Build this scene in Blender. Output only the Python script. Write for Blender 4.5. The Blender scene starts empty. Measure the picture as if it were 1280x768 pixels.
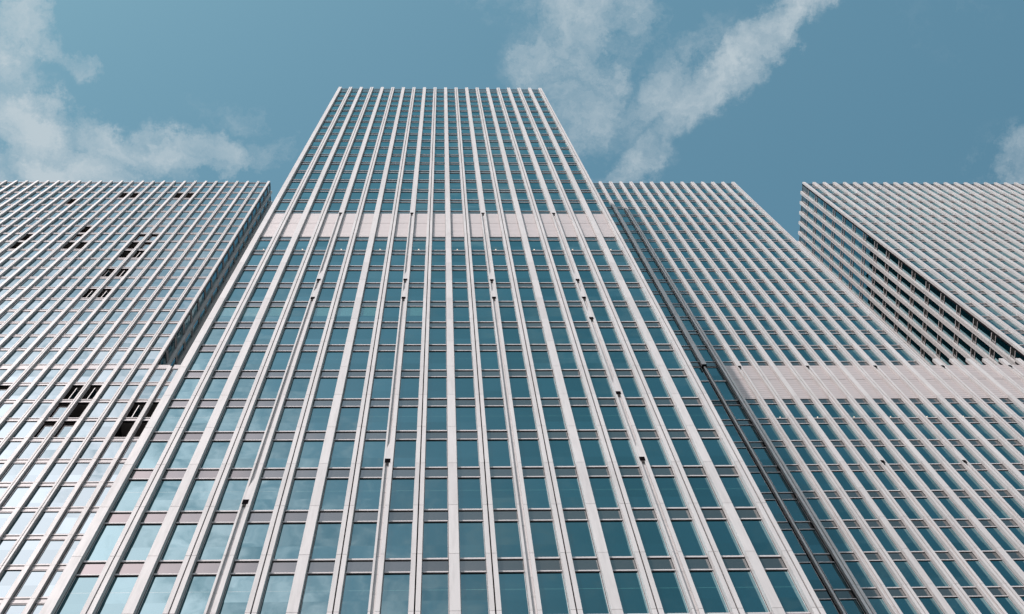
import bpy, math, random
from mathutils import Vector, Matrix
random.seed(7)

# ------------------------------------------------------------------ camera
SC = bpy.context.scene
COL = SC.collection
F, PIT, YAW, ROL = 1974.6816, 1.31818, 0.1762037, -0.1718776
CX, CD = 9.70456, 16.83736
EYE = 1.6                                    # camera height: all facade heights are given above the eye


def axes():
    cy, sy = math.cos(YAW), math.sin(YAW)
    f = Vector((sy, cy, 0)); r = Vector((cy, -sy, 0)); u = Vector((0, 0, 1))
    cp, sp = math.cos(PIT), math.sin(PIT)
    f2 = f * cp + u * sp; u2 = u * cp - f * sp
    cr, sr = math.cos(ROL), math.sin(ROL)
    return r * cr + u2 * sr, u2 * cr - r * sr, f2


AR, AU, AF = axes()
cam = bpy.data.cameras.new('camera')
camo = bpy.data.objects.new('camera', cam)
COL.objects.link(camo)
M = Matrix((AR, AU, -AF)).transposed().to_4x4()
M.translation = Vector((CX, -CD, EYE))
camo.matrix_world = M
cam.sensor_width = 36.0
cam.lens = F / 1280 * 36
cam.clip_end = 6000
SC.camera = camo

# ------------------------------------------------------------------ sky, clouds, sun
SUN_EL, SUN_AZ = math.radians(52), math.radians(39)      # azimuth: left of the facade's front normal (-Y)
sdir = Vector((-math.sin(SUN_AZ) * math.cos(SUN_EL), -math.cos(SUN_AZ) * math.cos(SUN_EL), math.sin(SUN_EL)))

w = bpy.data.worlds.new('World'); SC.world = w; w.use_nodes = True
NT = w.node_tree; NT.nodes.clear()
EXPOSURE = 0.0
SKY_STRENGTH = 0.10


class N:
    """tiny node helper"""
    def __init__(s, nt): s.nt = nt
    def new(s, t, **k):
        n = s.nt.nodes.new(t)
        for a, b in k.items(): setattr(n, a, b)
        return n
    def put(s, sock, v):
        if hasattr(v, 'is_output') or isinstance(v, bpy.types.NodeSocket): s.nt.links.new(v, sock)
        else: sock.default_value = v
    def math(s, op, a, b=0.0, c=0.0, clamp=False):
        n = s.new('ShaderNodeMath', operation=op, use_clamp=clamp)
        s.put(n.inputs[0], a); s.put(n.inputs[1], b); s.put(n.inputs[2], c)
        return n.outputs[0]
    def vmath(s, op, a, b=(0, 0, 0), scale=None):
        n = s.new('ShaderNodeVectorMath', operation=op)
        s.put(n.inputs[0], a); s.put(n.inputs[1], b)
        if scale is not None: s.put(n.inputs['Scale'], scale)
        return n
    def noise(s, vec, scale, detail=6, rough=.55, dist=0.0):
        n = s.new('ShaderNodeTexNoise')
        s.put(n.inputs['Vector'], vec)
        n.inputs['Scale'].default_value = scale; n.inputs['Detail'].default_value = detail
        n.inputs['Roughness'].default_value = rough; n.inputs['Distortion'].default_value = dist
        return n
    def ramp(s, v, a, b, lo=0.0, hi=1.0, smooth=True):
        n = s.new('ShaderNodeMapRange', interpolation_type='SMOOTHSTEP' if smooth else 'LINEAR')
        s.put(n.inputs['Value'], v)
        n.inputs['From Min'].default_value = a; n.inputs['From Max'].default_value = b
        n.inputs['To Min'].default_value = lo; n.inputs['To Max'].default_value = hi
        return n.outputs['Result']
    def mix(s, fac, a, b, mode='MIX'):
        n = s.new('ShaderNodeMix', data_type='RGBA', blend_type=mode)
        s.put(n.inputs[0], fac); s.put(n.inputs[6], a); s.put(n.inputs[7], b)
        return n.outputs[2]


h = N(NT)
sky = h.new('ShaderNodeTexSky', sky_type='NISHITA')
sky.sun_disc = False
sky.sun_elevation = SUN_EL
sky.sun_rotation = math.atan2(sdir.x, sdir.y)
sky.altitude = 0; sky.air_density = 1.0; sky.dust_density = 1.0; sky.ozone_density = 1.0
tc = h.new('ShaderNodeTexCoord')
sep = h.new('ShaderNodeSeparateXYZ'); NT.links.new(tc.outputs['Generated'], sep.inputs[0])
zz = h.math('MAXIMUM', sep.outputs[2], 0.06)
comb = h.new('ShaderNodeCombineXYZ')
h.put(comb.inputs[0], h.math('DIVIDE', sep.outputs[0], zz))
h.put(comb.inputs[1], h.math('DIVIDE', sep.outputs[1], zz))
uv = comb.outputs[0]                                     # a flat cloud deck overhead, one unit high
# wander of the cloud edges
wn = h.noise(uv, 11, 9, .68)
off = h.vmath('SCALE', h.vmath('SUBTRACT', wn.outputs['Color'], (.5, .5, .5)).outputs[0], scale=.10).outputs[0]
uvw = h.vmath('ADD', uv, off).outputs[0]


def blob(cx, cy, rx, ry, ang, power=1.0, inner=.15):
    d = h.vmath('SUBTRACT', uvw, (cx, cy, 0)).outputs[0]
    vr = h.new('ShaderNodeVectorRotate', rotation_type='Z_AXIS')
    h.put(vr.inputs['Vector'], d); vr.inputs['Angle'].default_value = -ang
    sc = h.vmath('MULTIPLY', vr.outputs[0], (1 / rx, 1 / ry, 0)).outputs[0]
    ln = h.vmath('LENGTH', sc).outputs['Value']
    return h.ramp(ln, inner, 1.0, power, 0.0)


DG = math.atan2(.170 - .055, .1165 - .2395)             # run of the long streak
blobs = [
    blob(-.300, .105, .065, .060, 0, 1.0), blob(-.262, .080, .034, .022, .3, .85), blob(-.235, .092, .025, .016, .2, .45),
    blob(-.255, .135, .050, .035, .2, 1.1), blob(-.230, .165, .080, .030, .1, 1.15),
    blob(-.200, .146, .070, .024, .5, .85), blob(-.160, .152, .060, .028, .1, .90),
    blob(-.112, .150, .036, .026, -.3, .42), blob(-.300, .170, .060, .04, 0, 1.0), blob(-.13, .125, .05, .02, .2, .35),
    # the long streak to the right of the tall tower, with its ragged left side
    blob(.180, .103, .125, .031, DG, 1.02, .0), blob(.225, .060, .070, .028, DG, 1.0, .0),
    blob(.122, .160, .060, .034, DG, .72, .0), blob(.140, .110, .100, .040, DG, .62, .0),
    blob(.078, .100, .055, .095, .1, .78), blob(.10, .06, .07, .05, .1, .62), blob(.04, .05, .07, .03, 0, .4),
    blob(.380, .160, .065, .060, .4, .55), blob(.32, .07, .08, .04, .4, .2),
]
acc = blobs[0]
for b in blobs[1:]: acc = h.math('MAXIMUM', acc, b)
nf = h.noise(uvw, 34, 10, .66, .35)
nb = h.noise(uv, 13, 7, .6, .3)
tex = h.math('ADD', h.math('MULTIPLY', nf.outputs['Fac'], .55), h.math('MULTIPLY', nb.outputs['Fac'], .45))
# the mask sets how much of the noise clears the threshold, so the edges break up into wisps
front = h.math('MULTIPLY', h.ramp(h.math('ADD', tex, h.math('MULTIPLY', acc, .34)), .56, .94, 0.0, 1.1, smooth=False), h.ramp(acc, .05, .5))
# the half of the sky behind the camera, met only in the reflections: thin broken cloud, thick towards the sun
back = h.ramp(sep.outputs[1], .04, -.08)
gn = h.noise(uv, 4.5, 8, .65, .5)
gfine = h.noise(uv, 30, 9, .66, .4)
gmix = h.math('ADD', h.math('MULTIPLY', gn.outputs['Fac'], .5), h.math('MULTIPLY', gfine.outputs['Fac'], .5))
gmix = h.math('ADD', h.math('MULTIPLY', gmix, 2.2), -.575)
dsun = h.vmath('LENGTH', h.vmath('SUBTRACT', uv, (sdir.x / sdir.z, sdir.y / sdir.z, 0)).outputs[0]).outputs['Value']
near = h.ramp(dsun, .18, .64, .55, 0.0)
backc = h.math('MULTIPLY', h.ramp(h.math('ADD', gmix, near), .50, .95), back)
cov = h.math('MULTIPLY', h.math('MAXIMUM', front, h.math('MULTIPLY', backc, 1.0)), 1.0, clamp=True)
cov = h.math('MULTIPLY', cov, .80)
sdot = h.vmath('DOT_PRODUCT', tc.outputs['Generated'], tuple(sdir)).outputs['Value']
tint = h.mix(h.ramp(sdot, .85, .99), (.89, 1.31, 1.05, 1), (2.3, 2.25, 2.05, 1))
skyc = h.mix(1.0, sky.outputs[0], tint, 'MULTIPLY')
hs = h.new('ShaderNodeHueSaturation'); h.put(hs.inputs['Color'], skyc)
hs.inputs['Saturation'].default_value = 1.0; hs.inputs['Value'].default_value = 1.35
skyc = hs.outputs[0]
cloudc = h.mix(h.ramp(dsun, .28, .60, 1.0, 0.0), (5.8, 6.5, 6.9, 1), (53.0, 41.0, 41.5, 1))
final = h.mix(cov, skyc, cloudc)
# unseen bright haze low behind the camera, added to brighten the shaded facade fronts
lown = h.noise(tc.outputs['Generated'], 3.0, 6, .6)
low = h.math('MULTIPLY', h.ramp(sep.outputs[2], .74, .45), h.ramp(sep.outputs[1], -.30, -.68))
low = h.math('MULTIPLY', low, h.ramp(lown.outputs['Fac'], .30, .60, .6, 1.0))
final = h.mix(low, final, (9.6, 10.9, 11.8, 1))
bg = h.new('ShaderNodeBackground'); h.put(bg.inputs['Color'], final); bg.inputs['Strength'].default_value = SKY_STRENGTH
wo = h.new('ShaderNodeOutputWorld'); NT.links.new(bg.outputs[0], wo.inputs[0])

sl = bpy.data.lights.new('sun', 'SUN'); sl.energy = 4.3; sl.angle = math.radians(.53); sl.color = (1.0, .925, .895)
so = bpy.data.objects.new('sun', sl); COL.objects.link(so)
so.rotation_euler = sdir.to_track_quat('Z', 'Y').to_euler(); so.location = (-80, -100, 200)

vs = SC.view_settings
SC.display_settings.display_device = 'sRGB'
vs.view_transform = 'Standard'; vs.look = 'None'; vs.exposure = EXPOSURE; vs.gamma = 1.0; vs.use_curve_mapping = False
SC.cycles.max_bounces = 6; SC.cycles.diffuse_bounces = 1; SC.cycles.glossy_bounces = 4
SC.cycles.sample_clamp_indirect = 4.0


# ------------------------------------------------------------------ materials
def mat(name):
    m = bpy.data.materials.new(name); m.use_nodes = True
    m.node_tree.nodes.clear(); n = N(m.node_tree)
    out = n.new('ShaderNodeOutputMaterial')
    return m, n, out


def principled(n, out, **k):
    p = n.new('ShaderNodeBsdfPrincipled')
    for a, b in k.items(): n.put(p.inputs[a.replace('_', ' ')], b)
    n.nt.links.new(p.outputs[0], out.inputs[0])
    return p


def m_alu(name, col, rough, var=.05):
    m, n, out = mat(name)
    geo = n.new('ShaderNodeNewGeometry')
    rnd = n.ramp(geo.outputs['Random Per Island'], 0, 1, 1 - var, 1 + var * .5, smooth=False)
    mp = n.vmath('MULTIPLY', geo.outputs['Position'], (3.0, 3.0, .22)).outputs[0]
    st = n.noise(mp, 2.2, 5, .6)
    grime = n.ramp(st.outputs['Fac'], .35, .75, 1.03, .89)
    k = n.math('MULTIPLY', rnd, grime)
    c = n.vmath('SCALE', col[:3], scale=k).outputs[0]
    r = n.ramp(st.outputs['Fac'], .3, .7, rough - .06, rough + .08)
    principled(n, out, Base_Color=c, Roughness=r, Metallic=0.0, Specular_IOR_Level=.12)
    return m


ALU = m_alu('white_aluminium', (.550, .522, .516), .5, .08)
SILL = m_alu('sill_aluminium', (.52, .485, .487), .4)
def plain(name, col, rough=.5, **k):
    m, n, out = mat(name)
    geo = n.new('ShaderNodeNewGeometry')
    st = n.noise(geo.outputs['Position'], 1.5, 4)
    f = n.ramp(st.outputs['Fac'], .3, .7, .88, 1.1)
    principled(n, out, Base_Color=n.vmath('SCALE', col[:3], scale=f).outputs[0], Roughness=rough, **k)
    return m
BLACK = plain('black_opening', (.006, .005, .006), .9, Specular_IOR_Level=0.0)
PALE = m_alu('pale_panel', (.48, .45, .45), .4)
JOINT = plain('dark_gasket', (.022, .020, .022), .7, Specular_IOR_Level=0.0)
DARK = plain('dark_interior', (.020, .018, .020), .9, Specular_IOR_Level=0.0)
SLAB = plain('concrete_slab', (.16, .15, .145), .9)
ROOFM = plain('roof_bitumen', (.12, .12, .12), .9)
GROUNDM = plain('granite_paving', (.05, .05, .05), .85)
STEEL = plain('grey_metal', (.30, .31, .33), .35, Metallic=.6)


def m_cladding():
    m, n, out = mat('ribbed_cladding')
    geo = n.new('ShaderNodeNewGeometry')
    s = n.new('ShaderNodeSeparateXYZ'); n.put(s.inputs[0], geo.outputs['Position'])
    wv = n.math('SINE', n.math('MULTIPLY', s.outputs[2], 2 * math.pi / .36))
    mp = n.vmath('MULTIPLY', geo.outputs['Position'], (1, 1, 3)).outputs[0]
    st = n.noise(mp, 1.1, 5, .6)
    rnd = n.ramp(geo.outputs['Random Per Island'], 0, 1, .96, 1.03, smooth=False)
    k = n.math('MULTIPLY', rnd, n.ramp(st.outputs['Fac'], .3, .7, .95, 1.03))
    k = n.math('MULTIPLY', k, n.ramp(wv, .90, 1.0, 1.0, .86))
    bp = n.new('ShaderNodeBump'); bp.inputs['Strength'].default_value = .5; bp.inputs['Distance'].default_value = .02
    n.put(bp.inputs['Height'], wv)
    principled(n, out, Base_Color=n.vmath('SCALE', (.42, .372, .367), scale=k).outputs[0], Roughness=.55, Normal=bp.outputs[0])
    return m


CLAD = m_cladding()


def m_glass(name, body, tint, f0ior, rough=.015, tilt=.010, wave=.012, mult=1.0):
    """coated facade glass: dark body, strong angle-dependent mirror, every pane a hair out of true"""
    m, n, out = mat(name)
    geo = n.new('ShaderNodeNewGeometry')
    cell = n.vmath('FLOOR', n.vmath('DIVIDE', n.vmath('ADD', geo.outputs['Position'], (200.0, 200.0, 200.0)).outputs[0], (1.0, 1.0, 1.78)).outputs[0]).outputs[0]
    wn_ = n.new('ShaderNodeTexWhiteNoise', noise_dimensions='3D'); n.put(wn_.inputs['Vector'], cell)
    t = n.vmath('SCALE', n.vmath('SUBTRACT', wn_.outputs['Color'], (.5, .5, .5)).outputs[0], scale=tilt).outputs[0]
    ns = n.noise(geo.outputs['Position'], .9, 2, .5)
    t2 = n.vmath('SCALE', n.vmath('SUBTRACT', ns.outputs['Color'], (.5, .5, .5)).outputs[0], scale=wave).outputs[0]
    nrm = n.vmath('NORMALIZE', n.vmath('ADD', geo.outputs['Normal'], n.vmath('ADD', t, t2).outputs[0]).outputs[0]).outputs[0]
    fr = n.new('ShaderNodeFresnel'); fr.inputs['IOR'].default_value = f0ior; n.put(fr.inputs['Normal'], nrm)
    k = n.math('MULTIPLY', fr.outputs[0], n.ramp(wn_.outputs['Value'], 0, 1, .84 * mult, 1.05 * mult, smooth=False), clamp=True)
    di = n.new('ShaderNodeBsdfDiffuse'); di.inputs['Color'].default_value = body
    gl = n.new('ShaderNodeBsdfGlossy'); gl.inputs['Color'].default_value = tint; gl.inputs['Roughness'].default_value = rough
    n.put(gl.inputs['Normal'], nrm)
    mx = n.new('ShaderNodeMixShader'); n.put(mx.inputs[0], k)
    n.nt.links.new(di.outputs[0], mx.inputs[1]); n.nt.links.new(gl.outputs[0], mx.inputs[2])
    n.nt.links.new(mx.outputs[0], out.inputs[0])
    return m


GLASS = m_glass('solar_glass', (.001, .014, .020, 1), (.53, .90, .99, 1), 2.22, tilt=.018, wave=.02)
GLASSL = m_glass('clear_glass', (.006, .018, .024, 1), (.66, .92, 1.0, 1), 2.6)
BLIND = m_glass('glass_with_blind', (.03, .11, .105, 1), (.70, .93, 1.0, 1), 2.3)
SPAN = m_glass('spandrel_glass', (.030, .031, .030, 1), (.82, .86, .88, 1), 1.95, rough=.09)
LAMP, _n, _o = mat('lamp_lens')
principled(_n, _o, Base_Color=(.8, .75, .65, 1), Emission_Color=(1.0, .82, .58, 1), Emission_Strength=.9)


# ------------------------------------------------------------------ mesh helpers
class MB:
    def __init__(s): s.v = []; s.f = []; s.m = []
    def box(s, x0, x1, y0, y1, z0, z1, mi=0):
        b = len(s.v)
        s.v += [(x0, y0, z0), (x1, y0, z0), (x1, y1, z0), (x0, y1, z0), (x0, y0, z1), (x1, y0, z1), (x1, y1, z1), (x0, y1, z1)]
        for q in ((0, 3, 2, 1), (4, 5, 6, 7), (0, 1, 5, 4), (1, 2, 6, 5), (2, 3, 7, 6), (3, 0, 4, 7)):
            s.f.append(tuple(b + i for i in q)); s.m.append(mi)
    def add(s, other, mtx):
        b = len(s.v)
        s.v += [tuple(mtx @ Vector(p)) for p in other.v]
        s.f += [tuple(b + i for i in q) for q in other.f]; s.m += other.m
    def mesh(s, name, mats):
        me = bpy.data.meshes.new(name)
        me.from_pydata(s.v, [], s.f)
        for m in mats: me.materials.append(m)
        if len(mats) > 1: me.polygons.foreach_set('material_index', s.m)
        me.update(); return me


def link(name, me, parent=None, loc=(0, 0, 0), rz=0.0, label=None, kind=None):
    o = bpy.data.objects.new(name, me); COL.objects.link(o)
    o.parent = parent; o.location = loc; o.rotation_euler = (0, 0, rz)
    if label: o['label'] = label
    if kind: o['kind'] = kind
    return o


def thing(name, label, cat, group, loc):
    o = bpy.data.objects.new(name, None); COL.objects.link(o)
    o.location = loc; o['label'] = label; o['category'] = cat
    if group: o['group'] = group
    return o


# ------------------------------------------------------------------ facade pieces (local: x along, y into the building, z up)
GY = .20          # glass plane behind the fin fronts
_cache = {}


def fin_mb(kind, zt, zb, joints, holes=()):
    b = MB()
    cuts = [zt] + [j for j in sorted(joints, reverse=True) if zb + .3 < j < zt - .3] + [zb]
    segs = [(cuts[i + 1] + (.010 if i < len(cuts) - 2 else 0), cuts[i] - (.010 if i else 0)) for i in range(len(cuts) - 1)]
    if kind == 'thin':
        for a, c in segs: b.box(-.045, .045, .06, .26, a, c)
        return b
    if kind.startswith('slim'):
        b.box(-.112, .112, .176, .30, zb, zt - .02, 1)
        b.box(-.090, .090, .045 if kind == 'slimwide' else .11, .1755, zb, zt - .02, 1)
        for a, c in segs:
            if kind == 'slimwide': b.box(-.106, .106, .02, .175, a, c)
            else: b.box(-.106, -.016, .02, .175, a, c); b.box(.016, .106, .02, .175, a, c)
        return b
    htop = holes[0] if holes else None
    b.box(-.152, .152, .176, .30, zb, zt - .02, 1)                                     # dark gasket where fin and glass meet
    b.box(-.130, .130, .02 if kind == 'wide' else .105, .1755, zb, zt - .02, 1)        # dark core, seen in every joint
    for a, c in segs:
        if kind == 'wide': b.box(-.140, .140, 0, .175, a, c)
        elif kind == 'double':
            b.box(-.145, -.019, 0, .175, a, c); b.box(.019, .145, 0, .175, a, c)
        elif kind == 'track':
            b.box(-.145, -.085, 0, .175, a, c); b.box(.030, .145, 0, .175, a, c)
    if kind == 'track':
        # the recessed rail between the two flanges, closed for a metre above each opening
        if zt > htop + .1: b.box(-.0849, .0299, .002, .16, htop, zt)
        lev = list(holes) + [zb]
        for i, hz in enumerate(holes):
            if i:
                b.box(-.0849, .0299, .004, .16, hz, hz + 1.0)
                k = len(b.v)
                b.v += [(-.0849, .004, hz + 1.0), (.0299, .004, hz + 1.0), (.0299, .004, hz + 1.9), (-.0849, .092, hz + 1.0), (.0299, .092, hz + 1.0), (.0299, .092, hz + 1.9)]
                for q in ((0, 1, 2), (5, 4, 3), (0, 3, 4, 1), (1, 4, 5, 2), (2, 5, 3, 0)): b.f.append(tuple(k + t for t in q)); b.m.append(0)
            zc = hz - .34; bot = lev[i + 1]
            while zc > bot:
                nz = max(bot, zc - 1.19)
                b.box(-.0849, .0299, .085, .16, nz + .008, zc - .008); zc = nz
    return b


def vent_mesh():
    if 'vent' not in _cache:
        b = MB()                                                                       # a black mouth across the rail, closed underneath
        b.box(-.112, .065, -.004, .0035, -.35, .016)
        b.box(-.0845, .0295, .0036, .075, -.35, -.30, 1)
        _cache['vent'] = b.mesh('vent', [BLACK, ALU])
    return _cache['vent']


def fin_mesh(kind, zt, zb, joints, holes=()):
    key = (kind, round(zt, 2), round(zb, 2), tuple(round(j, 2) for j in joints), tuple(holes))
    if key not in _cache:
        _cache[key] = fin_mb(kind, zt, zb, joints, holes).mesh('mullion', [ALU, JOINT])
    return _cache[key]


XL, XR = .153, .847


def frame_mb(hh, operable=False):
    b = MB()
    b.box(XL, XR, .160, .26, -.10, 0)
    b.box(XL, XR, .165, .26, hh, hh + .075)
    b.box(XL, XL + .012, .185, .26, .001, hh - .001); b.box(XR - .012, XR, .185, .26, .001, hh - .001)
    b.box(XL + .002, XR - .002, .181, .25, -.128, -.102, 1)
    b.box(XL + .013, XR - .013, .19, .25, hh - .03, hh - .002, 1)
    if operable:                                                                    # white casement frame with a dark slot on its left
        b.box(XL + .013, XL + .045, .187, .25, .02, hh - .04, 1)
        for x0, x1 in ((XL + .055, XL + .09), (XR - .05, XR - .013)): b.box(x0, x1, .172, .25, .03, hh - .05)
        b.box(XL + .091, XR - .051, .172, .25, .03, .075); b.box(XL + .091, XR - .051, .172, .25, hh - .095, hh - .05)
    return b


def pane_mb(hh, style=''):
    b = MB()
    if style == 'line':
        a = hh * .60
        b.box(XL, XR, GY, GY + .03, 0, a, 0); b.box(XL, XR, GY + .0005, GY + .03, a, a + .035, 1); b.box(XL, XR, GY, GY + .03, a + .035, hh - .03, 0)
    elif style == 'blind':
        a = hh * .42
        b.box(XL, XR, GY, GY + .03, 0, a, 0); b.box(XL, XR, GY, GY + .03, a, hh - .03, 1)
    elif style == 'operable':
        b.box(XL + .09, XR - .05, GY, GY + .03, .07, hh - .09)
    else:
        b.box(XL, XR, GY, GY + .03, 0, hh - .03)
    return b


def open_pane_mb(hh, st):
    """an opened casement: white frame and glass; 'c' tips inwards from its foot, the others swing on a vertical hinge"""
    b = MB(); W = .53 if st != 'open_c' else .62
    t = hh - .30 if st != 'open_c' else hh - .55
    b.box(0, .03, 0, .045, .05, t); b.box(W - .03, W, 0, .045, .05, t)
    b.box(.031, W - .031, 0, .045, .05, .085); b.box(.031, W - .031, 0, .045, t - .035, t)
    b.box(.031, W - .031, .015, .03, .086, t - .036, 1)
    return b


def spandrel_mb(z0, z1, mi=0):
    b = MB(); b.box(XL, XR, .190, .28, z0, z1, mi); return b


def clad_mb(z0, z1):
    b = MB(); b.box(XL - .0, XR + .0, .165, .28, z0, z1); return b


def cached(key, fn, name, mats):
    if key not in _cache: _cache[key] = fn().mesh(name, mats)
    return _cache[key]


def project(p):
    d = p - Vector((CX, -CD, 0)); z = d.dot(AF)
    if z < .1: return None
    return 640 + F * d.dot(AR) / z, 384 - F * d.dot(AU) / z


def hidden(p):
    if p.y > 1:
        t = CD / (CD + p.y); x = CX + (p.x - CX) * t; z = p.z * t
        if -.15 < x < 19.15 and z < 151.5: return True
        if p.x > 38.6 and p.z < 151.5:
            s = (38.3 - CX) / (p.x - CX); yy = -CD + s * (p.y + CD)
            if yy > 9.1 and s * p.z > 89: return True
        for xw in (-.2, 19.2):
            if abs(p.x - CX) > abs(xw - CX) and (p.x - CX) * (xw - CX) > 0:
                s = (xw - CX) / (p.x - CX); yy = -CD + s * (p.y + CD)
                if yy > .1 and s * p.z < 151.5: return True
    return False


class Building:
    """one thing; collects its windows and spandrels, keeps the 100 largest in the picture as parts and the rest as one part"""
    def __init__(s, name, label, cat, group, loc):
        s.loc = Vector(loc); s.root = thing(name, label, cat, group, Vector(loc) + Vector((0, 0, EYE)))
        s.items = {'window': [], 'spandrel': [], 'cladding_panel': []}
        s.fins = []
        s.plain_glass = GLASS; s.span = SPAN; s.xl = .153
    def place(s, ox, oy, rz):
        return Matrix.Translation(Vector((ox, oy, 0)) - s.loc) @ Matrix.Rotation(rz, 4, 'Z')
    def fin(s, T, rz, x, kind, zt, zb, joints, holes=(), ind=True):
        if ind:
            o = link('mullion', fin_mesh(kind, zt, zb, joints, holes), s.root, T @ Vector((x, 0, 0)), rz)
            for hz in holes: link('vent', vent_mesh(), o, (0, 0, hz))
        else: s.fins.append((T, x, kind, zt, zb, joints, holes))
    def area(s, T, x, z0, z1):
        P = [T @ Vector(q) + s.loc for q in ((x, GY, z0), (x + 1, GY, z0), (x + 1, GY, z1), (x, GY, z1))]
        c = (P[0] + P[2]) / 2
        if hidden(c): return 0
        q = [project(p) for p in P]
        if any(a is None for a in q): return 0
        cx = sum(a[0] for a in q) / 4; cy = sum(a[1] for a in q) / 4
        if not (-10 < cx < 1290 and -10 < cy < 778): return 0
        return abs(sum(q[i][0] * q[(i + 1) % 4][1] - q[(i + 1) % 4][0] * q[i][1] for i in range(4))) / 2
    def window(s, T, rz, x, z0, z1, style='', back=False):
        s.items['window'].append((0 if back else s.area(T, x, z0, z1), T, rz, x, z0, z1, style))
    def spandrel(s, T, rz, x, z0, z1, back=False):
        s.items['spandrel'].append((0 if back else s.area(T, x, z0, z1), T, rz, x, z0, z1, ''))
    def clad(s, T, rz, x, z0, z1):
        s.items['cladding_panel'].append((s.area(T, x, z0, z1), T, rz, x, z0, z1, ''))
    def finish(s):
        global XL, XR
        G = s.plain_glass; XL, XR = s.xl, 1 - s.xl
        SM = s.span
        # ---- windows
        L = sorted(s.items['window'], key=lambda a: -(a[0] + (1e5 if a[6].startswith('open') and a[0] > 0 else 0)))
        fr, pn = MB(), MB()
        for i, (ar, T, rz, x, z0, z1, st) in enumerate(L):
            hh = round(z1 - z0, 3)
            opn = st.startswith('open'); oper = st == 'operable' 
            if i < 100 and ar > 0:
                fm = cached(('fr', hh, oper, XL), lambda: frame_mb(hh, oper), 'window', [SILL, JOINT])
                o = link('window', fm, s.root, T @ Vector((x, 0, z0)), rz)
                if opn:
                    o['label'] = 'open window showing the dark room behind'
                    if st != 'open_bare':
                        om = cached(('op', hh, st), lambda: open_pane_mb(hh, st), 'casement', [SILL, G])
                        ang = math.radians({'open_a': 62, 'open_b': 74, 'open_c': 0}[st])
                        cs = link('casement', om, o, (XL + {'open_a': .20, 'open_b': .34, 'open_c': .14}[st], .24, 0), ang)
                        if st == 'open_c': cs.location.y = .26
                else:
                    pm = cached(('pn', hh, st, G.name, XL), lambda: pane_mb(hh, st), 'pane', [G, BLIND])
                    p = link('pane', pm, o)
                    if st == 'blind': o['label'] = 'window with a pale green blind behind the glass'
            else:
                mt = T @ Matrix.Translation((x, 0, z0))
                fr.add(frame_mb(hh, oper), mt)
                if not opn: pn.add(pane_mb(hh, st), mt)
        if fr.v:
            o = link('window', fr.mesh('windows', [SILL, JOINT]), s.root, kind='stuff')
            link('pane', pn.mesh('panes', [G, BLIND]), o, kind='stuff')
        # ---- spandrels
        L = sorted(s.items['spandrel'], key=lambda a: -a[0]); b = MB()
        for i, (ar, T, rz, x, z0, z1, st) in enumerate(L):
            hh = round(z1 - z0, 3)
            if i < 100 and ar > 0:
                link('spandrel', cached(('sp', hh, XL, SM.name), lambda: spandrel_mb(0, hh), 'spandrel', [SM]), s.root, T @ Vector((x, 0, z0)), rz)
            else: b.add(spandrel_mb(0, hh), T @ Matrix.Translation((x, 0, z0)))
        if b.v: link('spandrel', b.mesh('spandrels', [SM]), s.root, kind='stuff')
        # ---- cladding panels
        for (ar, T, rz, x, z0, z1, st) in s.items['cladding_panel']:
            hh = round(z1 - z0, 3)
            link('cladding_panel', cached(('cl', hh), lambda: clad_mb(0, hh), 'cladding_panel', [CLAD]), s.root, T @ Vector((x, 0, z0)), rz)
        if s.fins:
            b = MB()
            for (T, x, kind, zt, zb, joints, holes) in s.fins: b.add(fin_mb(kind, zt, zb, joints, holes), T @ Matrix.Translation((x, 0, 0)))
            link('side_mullion', b.mesh('side_mullions', [ALU, JOINT]), s.root, kind='stuff')
    def body(s, name, boxes, m):
        b = MB()
        for q in boxes: b.box(q[0] - s.loc.x, q[1] - s.loc.x, q[2] - s.loc.y, q[3] - s.loc.y, q[4] - s.loc.z, q[5] - s.loc.z)
        return link(name, b.mesh(name, [m]), s.root)


# ------------------------------------------------------------------ storeys (heights above the eye)
HD = .075
KZ = .9942
S_UP = [(89.87 + 3.556 * k) * KZ for k in range(18)]                    # sill tops above the blind band
S_DN = [(79.12 - 3.578 * k) * KZ for k in range(22)]                    # sill tops below it
ROOF = 151.38


def office_rows(upper=True, band=True, lower=True):
    """[(kind, z0, z1)]: windows sit between a white sill and a white head, spandrels between head and next sill"""
    R = []
    if upper:
        for k in range(17): R += [('w', S_UP[k], S_UP[k + 1] - .86)]
        for k in range(1, 18): R += [('s', S_UP[k] - .86 + HD + .004, S_UP[k] - .137)]
        R += [('s', 88.47, S_UP[0] - .137)]
        R += [('p', S_UP[17] + .004, 151.35)]
    if band: R += [('c', 85.66, 88.45), ('c', 82.02, 85.61)]
    if lower:
        R += [('s', 81.12 + HD + .004, 82.00), ('w', S_DN[0], 81.12)]
        for k in range(1, 22): R += [('w', S_DN[k], S_DN[k - 1] - .96 + .02)]
        for k in range(0, 21): R += [('s', S_DN[k] - .94 + HD + .004, S_DN[k] - .137)]
    return R


J_OFF = [s - .09 for s in S_UP] + [85.7, 82.0] + [s - .09 for s in S_DN]


def run(B, ox, oy, rz, bays, rows, style=None, back=False, cap=True):
    T = B.place(ox, oy, rz)
    par = MB()
    for x in bays:
        for kind, z0, z1 in rows:
            if kind == 'w': B.window(T, rz, x, z0, z1, style(x, z0) if style else '', back)
            elif kind == 's': B.spandrel(T, rz, x, z0, z1, back)
            elif kind == 'c': B.clad(T, rz, x, z0, z1)
            elif kind == 'p':
                par.box(x + .155, x + .845, GY - .005, GY + .05, z0, z1, 0); par.box(x + .15, x + .85, GY - .03, GY + .12, z1 + .002, z1 + .10, 1)
    if par.v:
        o = link('parapet', par.mesh('parapet', [SPAN, STEEL]), B.root, T.translation, rz)
    return T


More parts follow.
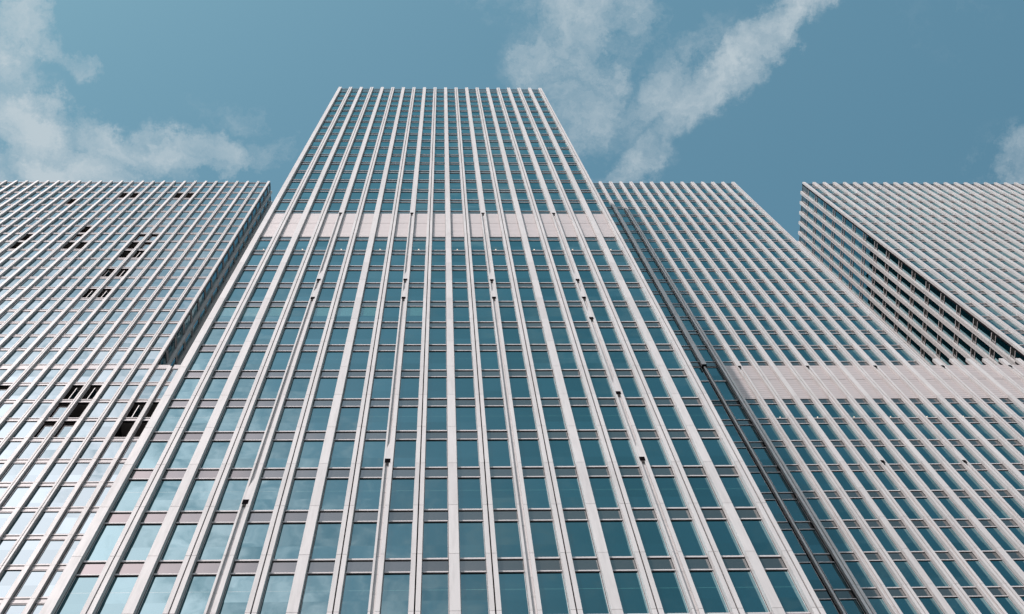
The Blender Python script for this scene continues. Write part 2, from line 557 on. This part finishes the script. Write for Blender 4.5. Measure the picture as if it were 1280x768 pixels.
# ------------------------------------------------------------------ ground
g = MB(); g.box(-3000, 3000, -3000, 3000, -1.0, 0)
go = link('ground', g.mesh('ground', [GROUNDM])); go['kind'] = 'structure'

GRP = 'blocks of the office complex'

# ------------------------------------------------------------------ the tall tower in the middle
C = Building('office_tower', 'tallest white-finned tower standing in front, with a blank panel band two thirds up', 'tower', GRP, (9.5, 0, 0))
HOLES = {4: (87.9, 71.6, 68.1, 43.5), 8: (87.9, 71.6, 68.1, 46.95), 12: (87.9, 71.5, 68.1), 16: (87.9, 71.55, 68.1, 64.5, 53.95, 47.0)}


def c_style(x, z):
    if abs(z - S_DN[4]) < .1 and x in (0, 1, 2, 4, 5, 6, 8): return 'blind'
    k = round((S_DN[0] - z) / (3.578 * KZ))
    if z < 80 and k >= 6 and k % 2 == 0: return 'line'
    return ''


T = run(C, 0, 0, 0, range(0, 19), office_rows(), c_style)
for i in range(20):
    if i in HOLES: C.fin(T, 0, i, 'track', ROOF, -1.2, J_OFF, HOLES[i])
    else: C.fin(T, 0, i, 'wide' if i % 2 == 0 else 'double', ROOF, -1.2, J_OFF)
for ox, oy, rz in ((-.27, 21.1, -math.pi / 2), (19.27, .1, math.pi / 2)):
    T = run(C, ox, oy, rz, range(0, 21), office_rows(), None, True)
    for i in range(0, 21): C.fin(T, rz, i if rz < 0 else i + 1, 'wide' if i % 2 else 'double', ROOF, -1.2, J_OFF, ind=False)
C.body('core', [(.0, 19.0, .30, 21.0, -1.6, 150.4)], DARK)
C.body('roof', [(.3, 18.7, 0.4, 20.9, 150.4, 150.7)], ROOFM)
C.body('plinth', [(-.05, 19.05, .21, 21.05, -1.6, 3.6)], STEEL)


def lamp_mesh():
    if 'lamp' not in _cache:
        b = MB(); b.box(-.05, .05, 0, .10, 0, .05, 0)
        n = 10
        k = len(b.v)
        for j, (r, y) in enumerate(((.026, 0.0), (.034, -.03), (.016, -.05))):
            for i in range(n):
                a = 2 * math.pi * i / n; b.v.append((r * math.cos(a), y + .02, .092 + r * math.sin(a)))
        for j in range(2):
            for i in range(n):
                b.f.append((k + j * n + i, k + j * n + (i + 1) % n, k + (j + 1) * n + (i + 1) % n, k + (j + 1) * n + i)); b.m.append(1)
        b.f.append(tuple(k + 2 * n + i for i in range(n))); b.m.append(1)
        b.f.append(tuple(k + n - 1 - i for i in range(n))); b.m.append(1)
        _cache['lamp'] = b.mesh('lamp', [STEEL, LAMP])
    return _cache['lamp']


for i in range(10): link('lamp', lamp_mesh(), C.root, (.64 + 1.962 * i - 9.5, .16, S_DN[0] + .002))
C.finish()

# ------------------------------------------------------------------ the tower behind its right shoulder
Y0 = 9.05
SIDE = [r for r in office_rows(lower=False, band=False)]
MT = Building('office_tower', 'white-finned tower partly hidden behind the right edge of the tallest one', 'tower', GRP, (31, Y0, 88))
T = run(MT, 0, Y0, 0, range(20, 38), SIDE)
for i in range(20, 39): MT.fin(T, 0, i, 'wide' if i % 2 else 'double', ROOF, 89.32 if i != 25 else 88.25, J_OFF)
MT.body('core', [(19.6, 38.12, Y0 + .30, Y0 + 16, 88.9, 150.4)], DARK)
MT.body('roof', [(19.7, 37.7, Y0 + .40, Y0 + 15.9, 150.4, 150.7)], ROOFM)
b = MB(); b.box(-.13, .13, .01, .15, 88.17, 88.248)
link('end_cap', b.mesh('end_cap', [JOINT]), MT.root, (25 - 31, 0, -88))
MT.finish()

# ------------------------------------------------------------------ the far right tower
RT = Building('office_tower', 'right-hand white-finned tower showing its shaded left flank, on the low wing', 'tower', GRP, (58, Y0, 88))
T = run(RT, 0, Y0, 0, range(45, 74), SIDE)
for i in range(45, 75): RT.fin(T, 0, i, 'wide' if i % 2 else 'double', ROOF, 89.32, J_OFF)
nS = 12
T = run(RT, 44.70, Y0 + 1.04 + nS, -math.pi / 2, range(0, nS + 1), SIDE)
for i in range(0, nS + 1): RT.fin(T, -math.pi / 2, i, 'wide' if i % 2 else 'double', ROOF, 88.9, J_OFF)
RT.body('core', [(45.0, 73.9, Y0 + .30, Y0 + 1.0 + nS, 88.9, 150.4)], DARK)
RT.body('roof', [(45.3, 73.8, Y0 + .40, Y0 + .9 + nS, 150.4, 150.7)], ROOFM)
RT.finish()

# ------------------------------------------------------------------ the low right wing that carries both
LW = Building('office_wing', 'lower right-hand wing with a blank pinkish panel band along its top, below both right towers', 'office block', GRP, (46, Y0, 0))
RW = {i: (87.85,) for i in range(27, 74, 4)}
RW[31] = (87.85, 71.6); RW[35] = (87.85, 71.55)
T = run(LW, 0, Y0, 0, range(26, 74), office_rows(upper=False))
for i in range(26, 75):
    if i in RW: LW.fin(T, 0, i, 'track', 89.30, -1.2, J_OFF, RW[i])
    else: LW.fin(T, 0, i, 'wide' if i % 2 else 'double', 89.30, -1.2, J_OFF)
# glazed joint between the wing and the tall tower
rows = [('w', 85.70, 88.35), ('w', 82.02, 85.52)] + [r for r in office_rows(False, False, True)]
rows = [r for r in rows if not (r[0] == 's' and r[2] > 82)]
rows += [('s', 81.12 + HD + .004, 82.02 - .137), ('s', 88.35 + HD + .004, 88.86)]
T = run(LW, 0, Y0 + .06, 0, range(19, 26), rows)
for i in range(20, 26): LW.fin(T, 0, i, 'thin', 88.9, -1.2, J_OFF)
for i in range(6): link('lamp', lamp_mesh(), LW.root, (31.45 + 1.955 * (i) - 46, .16, S_DN[0] + .002))
link('lamp', lamp_mesh(), LW.root, (25.55 - 46, .32, S_DN[0] + .002))
link('lamp', lamp_mesh(), LW.root, (27.5 - 46, .16, S_DN[0] + .002)); link('lamp', lamp_mesh(), LW.root, (29.5 - 46, .16, S_DN[0] + .002))
LW.body('core', [(19.6, 73.9, Y0 + .46, Y0 + 16, -1.6, 88.6)], DARK)
LW.body('roof', [(19.4, 74.0, Y0 + .30, Y0 + 16.2, 88.602, 88.80)], ROOFM)
LW.body('plinth', [(25.95, 74.0, Y0 + .21, Y0 + 16.1, -1.6, 3.6)], STEEL)
LW.finish()

# ------------------------------------------------------------------ the left tower and the short wing beside it
P1, P2 = 3.149, 3.168
KL = .998
LB_UP = [(149.0 - P1 * k) * KL for k in range(20)]                      # undersides of the spandrel bands
LB_DN = [(85.2 - P2 * k) * KL for k in range(27)]


def left_rows(top):
    R = []; bh = .52
    seq = [(z, z + bh) for z in LB_UP] if top else []
    seq = [q for q in seq if q[0] > 89.4] + [(88.22, 89.17)] + [(z, z + bh) for z in LB_DN]
    for i, (a, c) in enumerate(seq):
        R.append(('s', a + HD + .004, c - .137))
        if i + 1 < len(seq): R.append(('w', seq[i + 1][1], a))
    if top:
        R.append(('w', seq[0][1], 150.9)); R.append(('p', 150.99, 151.35))
    return R


J_L = [z + .1 for z in LB_UP if z > 90] + [88.6] + [z + .1 for z in LB_DN]
OPEN = {}
for x, z, st in [(-15, 144.3, 'open_bare'), (-14, 144.3, 'open_bare'), (-20, 144.3, 'open_bare'), (-19, 144.3, 'open_bare'), (-24, 141.2, 'open_bare'),
                 (-24, 125.5, 'open_bare'), (-24, 122.4, 'open_bare'), (-20, 128.4, 'open_bare'), (-20, 125.6, 'open_c'), (-20, 122.4, 'open_bare'), (-19, 122.4, 'open_bare'),
                 (-15, 125.8, 'open_c'), (-14, 125.8, 'open_c'), (-15, 122.3, 'open_bare'), (-14, 122.3, 'open_c'), (-15, 119.3, 'open_bare'), (-14, 119.3, 'open_b'),
                 (-15, 113.0, 'open_a'), (-14, 113.0, 'open_b'), (-15, 106.6, 'open_b'), (-14, 106.6, 'open_b'),
                 (-11, 84.2, 'open_b'), (-10, 84.2, 'open_b'), (-11, 81.2, 'open_c'), (-10, 81.2, 'open_bare'), (-11, 78.3, 'open_c'), (-10, 78.3, 'open_c'),
                 (-7, 80.6, 'open_b'), (-6, 80.6, 'open_b'), (-7, 77.4, 'open_bare'), (-6, 77.4, 'open_bare'), (-15, 84.8, 'open_c')]:
    OPEN.setdefault(x, []).append((z, st))
OPER = {-15, -14, -20, -19, -24, -25, -11, -10, -7, -6, -29, -30}


def l_style(x, z0):
    for z, st in OPEN.get(x, []):
        if z0 - .35 < z - 1.1 < z0 + 1.35 and z0 < z + .9: return st
    if x in OPER: return 'operable'
    return ''


LT = Building('residential_tower', 'left-hand tower of thin white fins with several black open windows', 'tower', GRP, (-22, Y0, 0))
LT.plain_glass = GLASSL; LT.span = PALE; LT.xl = .113
rows = left_rows(True)
rows = rows
T = run(LT, 0, Y0, 0, range(-40, -7), rows, l_style)
for i in range(-40, -6): LT.fin(T, 0, i, 'slimwide' if i % 2 else 'slimdouble', ROOF, -1.2, J_L)
nL = 6
srow = [r for r in rows if r[1] > 88.0]
T = run(LT, -6.70, Y0 + .09, math.pi / 2, range(0, nL), srow)
for i in range(1, nL + 1): LT.fin(T, math.pi / 2, i, 'slimwide' if i % 2 else 'slimdouble', ROOF, 88.3, J_L)
slabs = [(-40, -7.1, Y0 + .30, Y0 + 1.8, z + .02, z + .40) for z in LB_UP + LB_DN]
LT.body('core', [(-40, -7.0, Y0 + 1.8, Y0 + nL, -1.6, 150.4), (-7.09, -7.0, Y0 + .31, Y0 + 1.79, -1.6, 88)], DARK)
LT.body('floor_slab', slabs, SLAB)
LT.body('roof', [(-39.9, -7.2, Y0 + .40, Y0 + nL - .1, 150.402, 150.7)], ROOFM)
LT.body('plinth', [(-40, -7.0, Y0 + .21, Y0 + 1.79, -1.6, .6)], STEEL)
LT.finish()

WG = Building('residential_wing', 'short low wing filling the gap between the left tower and the tallest one', 'office block', GRP, (-3.5, Y0, 0))
WG.plain_glass = GLASSL; WG.span = PALE; WG.xl = .113
T = run(WG, 0, Y0, 0, range(-7, 0), left_rows(False), l_style)
for i in range(-6, 1): WG.fin(T, 0, i, 'slimdouble' if i % 2 else 'slimwide', 88.2, -1.2, J_L)
WG.body('core', [(-6.99, .1, Y0 + 1.8, Y0 + 16, -1.6, 87.9)], DARK)
WG.body('floor_slab', [(-6.98, .1, Y0 + .30, Y0 + 1.79, z + .02, z + .40) for z in LB_DN], SLAB)
WG.body('roof', [(-7.0, .2, Y0 + .30, Y0 + 16.2, 87.902, 88.05)], ROOFM)
WG.body('plinth', [(-6.98, .1, Y0 + .21, Y0 + 1.78, -1.6, .6)], STEEL)
WG.finish()
